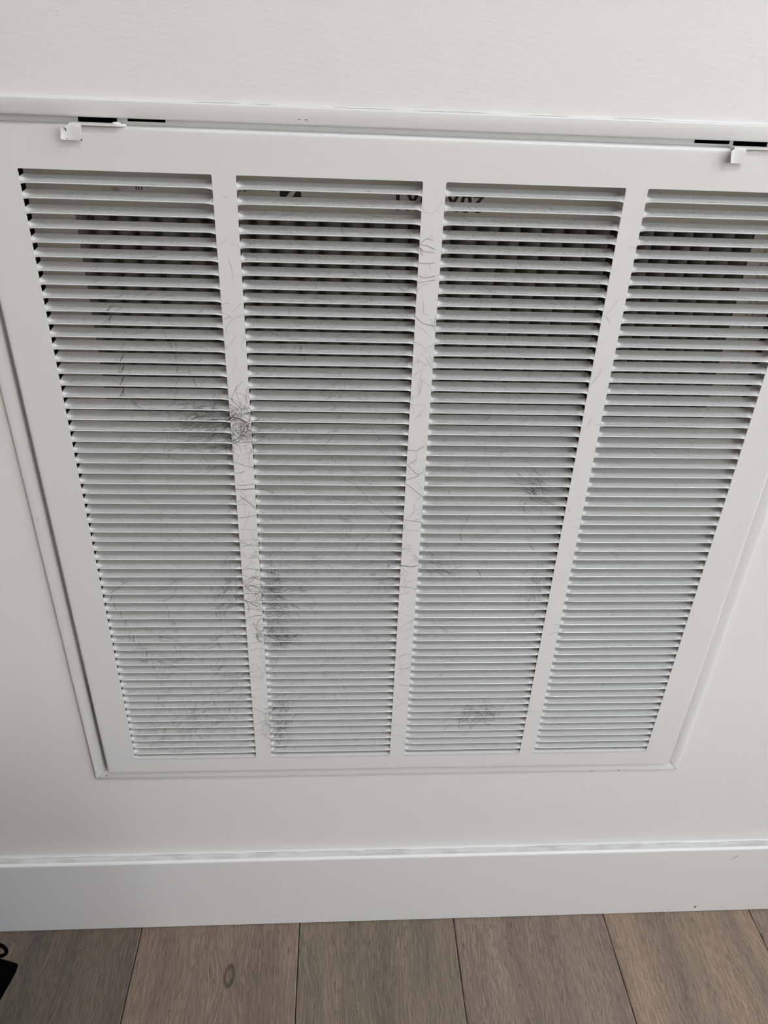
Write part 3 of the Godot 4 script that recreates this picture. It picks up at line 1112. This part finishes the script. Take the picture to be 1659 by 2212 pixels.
func strands() -> Array:
	return [[70, -80.6, 72, -89.1, 76.3, -98.4, 78.9, -108.5, 79.1, -116.3, 77.7, -127.5, 75.1, -137.6, 67.6, -148.1],
[42.9, -105.3, 42.4, -118.2, 39.9, -130.1, 41.6, -135.5, 47.5, -142.8, 57.5, -148.2, 63, -149.2],
[46.7, -92.1, 42.7, -113, 40.2, -128.1, 40.5, -138.9],
[39.6, -107.3, 40.7, -124.8, 38.3, -138.9],
[41.9, -72.3, 39.2, -78.3, 38.4, -87.4],
[39.4, -73.5, 39.4, -78.9, 34.7, -86.9],
[40.9, -74.7, 38.7, -79.5, 39.7, -86.8],
[48, -73.9, 45.4, -78.2],
[39.6, -91, 42.2, -95.9],
[52.3, -64.4, 53.5, -68.5],
[51.1, -65, 45.1, -70.5],
[96.6, -108.2, 92.9, -115.4],
[83.7, -109.1, 85.7, -113.5, 89.1, -122.7],
[88, -120.7, 92.7, -131.3],
[103.2, -132.5, 100.7, -148.3],
[240.2, -33.6, 243.3, -36, 250, -36.7],
[240.1, -31.8, 244.3, -28.3, 248.1, -29.4],
[240.5, -51, 244.4, -52.4, 251.1, -51.1],
[240.4, -55.5, 246.8, -54.6, 251.3, -53.7],
[238.9, -76.9, 245.5, -82.3, 253.4, -83.7],
[240.2, -33.9, 242.4, -38.5],
[240.1, -32.1, 245.3, -32.7, 249.9, -34.7],
[239.6, -42.9, 245.3, -43.5, 250.5, -42.7],
[219.9, -48.6, 223.1, -53.6],
[227.1, -56.5, 231.9, -61.7],
[193.8, -200.9, 202.2, -205.6, 211.7, -216.2],
[198.3, -224.1, 203.3, -220.1, 211.8, -219.6, 220.5, -226.9, 229.4, -233.9, 238.1, -235.9, 255.7, -238.9],
[203.2, -267.3, 205.7, -258.8, 217.7, -246.2],
[116.1, -216.3, 128, -227.5, 138.7, -233.9],
[116.5, -210.6, 128.9, -209.5, 136.3, -210.9, 144.4, -216.6],
[187.1, -159.1, 183.1, -168, 178.2, -174.3],
[240, -204.8, 250.6, -213, 254.9, -218.8],
[240.2, -176.8, 247.6, -176.3, 251.5, -173],
[240.8, -188.7, 246.4, -184.1],
[240.9, -189.2, 246.2, -194.8, 248.9, -197.6, 239.8, -201.5],
[249.6, -196.6, 252.8, -193.8],
[213.5, -160.6, 219.4, -166.7],
[114.9, -235, 122.6, -234, 128.6, -232.4],
[232.9, -235.9, 230.6, -243.1, 226.5, -248.3],
[113.6, -255.9, 118.6, -259],
[114.1, -261.6, 121.1, -260, 128, -261.1],
[239.4, -279.7, 249.3, -280.8, 254.7, -279.1],
[308.9, -182.9, 310.7, -177.4, 315.4, -174.4],
[288, -261.2, 286.3, -248, 288.2, -239.8, 292.7, -231.6],
[260.5, -271.5, 268.3, -279.1, 276, -284.6],
[340.4, -252.1, 344.9, -261.6, 349.4, -267.6],
[273.4, -208.9, 274.7, -214.7, 278.4, -217.7],
[324.5, -193.1, 327.9, -199.3],
[294, -301.6, 292.2, -307.9],
[275.9, -295.8, 280.7, -286.9],
[303, -280.2, 305.3, -289.1, 308, -293.6],
[238.5, -300.3, 247.8, -301.5, 253.9, -304],
[333.6, -219.3, 336.3, -235.4],
[238.4, -279.1, 247.5, -280.8, 253.3, -279.3],
[22, -294.7, 16.7, -298.7, 11.4, -302.7, 6.8, -307.2, 5.4, -311.2, 6, -317.4, 11.9, -332, 17.3, -352.4, 20.2, -361.2, 29.2, -369.1],
[16.7, -293.2, 17.9, -298.7],
[37.9, -352.5, 49.2, -355.4, 63, -359.4, 79.8, -358.9, 88.6, -354, 95.6, -349.7, 103.5, -343.7],
[85.7, -352.9, 88, -361.8, 89.3, -366.3],
[34.8, -305.2, 44.4, -304.7, 52.1, -300.2, 59.9, -294.3],
[59.2, -301.3, 54.1, -311.4, 42.1, -317.5],
[113.9, -284.4, 118.7, -282.5, 126.5, -284.4],
[112.2, -285.4, 105.4, -291.3, 99.9, -301.3, 94.2, -313.6],
[113.2, -295.3, 121.4, -291.3, 126.2, -290.4],
[113.7, -300.3, 123, -291.8],
[113.6, -301.4, 120.2, -299.4, 125.6, -302.4],
[114.5, -313.6, 116.4, -323, 114.9, -328.3],
[113.1, -324, 119.7, -323.2, 124.5, -323.9],
[112.9, -313.6, 123.1, -320.9],
[72.4, -366.1, 81.8, -365.1, 88, -361.2],
[86.3, -297.3, 86.6, -307.4, 88.1, -309.4],
[49.1, -319.6, 50.1, -332.2, 55.1, -339.7],
[302.7, -456.6, 307.7, -448.7, 316.9, -445.9, 324.7, -450.4, 328, -462.2, 334.6, -463.8],
[306.7, -448.7, 307, -441.5, 310.9, -438, 313, -443.7],
[305.4, -469.2, 303.4, -458.8, 310, -450.2, 320.2, -447.4, 326, -453.4],
[325.8, -441.1, 334, -449.1, 338.8, -454.3],
[331.5, -436.9, 337.3, -442, 339.8, -449.2, 336.7, -455],
[326.4, -437.5, 330.5, -446.2, 337.5, -452.1],
[298.9, -455.8, 304.2, -455.9, 309.2, -453.8],
[306, -441.5, 309.7, -447.3],
[267.3, -331.6, 273.8, -341.9, 280.9, -346.9, 285.6, -351.6],
[242.1, -378.1, 247.8, -374.3, 253.6, -373.7],
[242.7, -390.5, 248.6, -390.9, 254, -388.9],
[243.6, -409.9, 253.2, -411.6],
[111.3, -167.4, 116.7, -170.9, 124.3, -161.7, 124, -156.1, 119.8, -153.4, 114.8, -153.5, 112.1, -156.3],
[113.6, -151.4, 119.8, -153.4, 124.5, -158.9, 122.9, -164.5, 117, -167.4, 114, -163.9],
[114.2, -161.8, 115.9, -155.5, 122.2, -154.8, 124.4, -160.3],
[109.6, -155.6, 115.6, -150.7, 124.4, -148.6, 131.4, -146.4, 136.6, -142.3],
[113.1, -142, 119, -145.9, 127.2, -144.5],
[114, -137.3, 118, -142.6, 121.5, -145.9],
[93.8, -171.9, 100.3, -162, 107, -156.3, 113.6, -152.8],
[92, -171.2, 98.8, -164.8, 103.5, -161.9],
[111.3, -167.4, 117.8, -164.5, 124, -167.3, 128.6, -163.7],
[114, -146, 118.7, -150.7, 128.9, -147.2],
[115.5, -160.4, 119, -165.9, 124.8, -164.4, 124.5, -158.9],
[113.7, -159, 118.3, -156.2, 122.6, -158.9, 121, -163.1, 116.6, -163.8],
[116.2, -168.8, 121.4, -167.3, 129.2, -163.7],
[112, -157, 109.8, -153.6, 102.9, -153.6, 95.2, -155.8],
[98.7, -166.9, 101.6, -161.9, 100.6, -159.2],
[113.1, -186.8, 118.8, -189.6, 127.7, -192.5],
[113.1, -196.4, 117.7, -196.3, 120.4, -194.4],
[120.9, -175.1, 123.6, -173.3],
[113.8, -206.1, 119, -206.8, 128.3, -205.6],
[113.5, -209.9, 120.1, -210.6, 128.8, -209.4]]


# ---------------------------------------------------------------- the black bag at the lower left
func build_bag():
	var base := Vector3(-250, -LIFT, 140)
	var b := thing("bag", base)
	tag(b, "black bag with a small strap loop on the floor by the baseboard", "bag")
	var st := begin()
	var secs := []
	# sections from the flared right corner to the left: x, bottom y, top y, back z, front z
	var list := [[-110.5, 96.0, 97.5, 92, 97], [-112, 92.0, 99.3, 91, 98], [-115, 86.0, 100.2, 90, 99], [-122, 73.0, 100.5, 88, 101], [-136, 48.0, 100.3, 84, 106], [-155, 18.0, 100.0, 76, 116], [-170, 0.5, 100.0, 70, 126], [-230, 0.5, 170.0, 40, 170], [-330, 0.5, 310.0, 25, 220], [-620, 0.5, 330.0, 25, 240], [-700, 0.5, 280.0, 60, 200], [-720, 40.0, 200.0, 90, 140]]  # the tall sections out of view are enlarged to deepen the shade
	for s in list:
		var r := []
		var yb: float = s[1] - LIFT
		var yt: float = s[2] - LIFT
		var zb: float = s[3]
		var zf: float = s[4]
		var q := minf(3.0, (yt - yb) * 0.3)
		var e := minf(3.0, (zf - zb) * 0.3)
		for p in [[yb, zb + e], [yb + q, zb], [yt - q, zb], [yt, zb + e], [yt, zf - e], [yt - q, zf], [yb + q, zf], [yb, zf - e], [yb, zb + e]]:
			r.append(Vector3(s[0], p[0], p[1]))
		secs.append(r)
	grid(st, secs, 1)
	for k in 7: tri(st, secs[0][0], secs[0][k + 1], secs[0][k])
	for k in 7: tri(st, secs[-1][0], secs[-1][k], secs[-1][k + 1])
	finish_mm(st, "body", M.bag, b, base)
	st = begin()
	var pts := []
	for k in 20:
		var t := PI2 * k / 20
		pts.append(Vector3(-131.0 + 9.0 * cos(t), 108.0 - LIFT + 10.5 * sin(t), 84.0))
	tube(st, pts, 1.7, 8, true)
	finish_mm(st, "strap_loop", M.bag, b, base)


# ---------------------------------------------------------------- lamps
func build_lamps():
	var at := Vector3(1.0, TOP * 0.001 + LIFT * 0.001 - 0.03, 1.15)
	var o := Node3D.new()
	o.name = "ceiling_light"
	o.position = at
	add_child(o, true)
	tag(o, "flat square white ceiling light panel", "ceiling light")
	var st := begin()
	box(st, Vector3(-0.32, 0.0, -0.32), Vector3(0.32, 0.03, 0.32), 0.004)
	finish(st, "housing", M.trim, o)
	st = begin()
	box(st, Vector3(-0.30, -0.004, -0.30), Vector3(0.30, 0.0, 0.30))
	finish(st, "diffuser", M.glow, o)
	var l := AreaLight3D.new()
	l.name = "panel_light"
	l.area_size = Vector2(0.6, 0.6)
	l.area_normalize_energy = true
	l.light_color = Color(0.955, 0.975, 1.0)
	l.light_energy = 2.4
	l.shadow_enabled = true
	l.position = Vector3(0, -0.008, 0)
	l.rotation_degrees = Vector3(-90, 0, 0)
	l.area_range = 12.0
	o.add_child(l, true)
	# small warm downlight further left
	var w := Node3D.new()
	w.name = "downlight"
	w.position = Vector3(-0.62, TOP * 0.001 + LIFT * 0.001, 2.05)
	add_child(w, true)
	tag(w, "small round warm white recessed ceiling downlight", "downlight")
	st = begin()
	ring_flat(st, 0.058, 0.075, -0.004)
	finish(st, "trim_ring", M.trim, w)
	st = begin()
	ring_flat(st, 0.0, 0.058, -0.002)
	finish(st, "lens", M.warm_glow, w)
	var s := SpotLight3D.new()
	s.name = "downlight_beam"
	s.light_color = Color(1.0, 0.76, 0.55)
	s.light_energy = 1.1
	s.light_size = 0.055
	s.spot_angle = 60.0
	s.spot_attenuation = 1.0
	s.spot_range = 10.0
	s.shadow_enabled = true
	s.position = Vector3(0, -0.02, 0)
	s.rotation_degrees = Vector3(-90, 0, 0)
	w.add_child(s, true)


func ring_flat(st: SurfaceTool, r0: float, r1: float, y: float) -> void:
	st.set_smooth_group(-1)
	for k in 32:
		var a := PI2 * k / 32
		var b := PI2 * (k + 1) / 32
		var p := Vector3(cos(a), 0, sin(a))
		var q := Vector3(cos(b), 0, sin(b))
		var d := Vector3(0, y, 0)
		quad(st, p * r0 + d, q * r0 + d, q * r1 + d, p * r1 + d)


# ---------------------------------------------------------------- unseen upholstered block, added to shade the lower left floor
func build_shade_block():
	var base := Vector3(-330, -LIFT, 680)
	var o := thing("shade_block", base)
	tag(o, "unseen dark grey upholstered block added to shade the lower left floor", "shade_block")
	var st := begin()
	box(st, Vector3(-800, -LIFT + 40, 325), Vector3(60, -LIFT + 280, 1000), 18)
	finish_mm(st, "body", M.cloth, o, base)
	st = begin()
	box(st, Vector3(-805, -LIFT + 282, 320), Vector3(65, -LIFT + 400, 1005), 40)
	finish_mm(st, "cushion", M.cloth, o, base)
	for x in [-760.0, -40.0]:
		for z in [345.0, 950.0]:
			st = begin()
			box(st, Vector3(x, -LIFT, z), Vector3(x + 30, -LIFT + 40, z + 30), 3)
			finish_mm(st, "leg", M.bag, o, base)
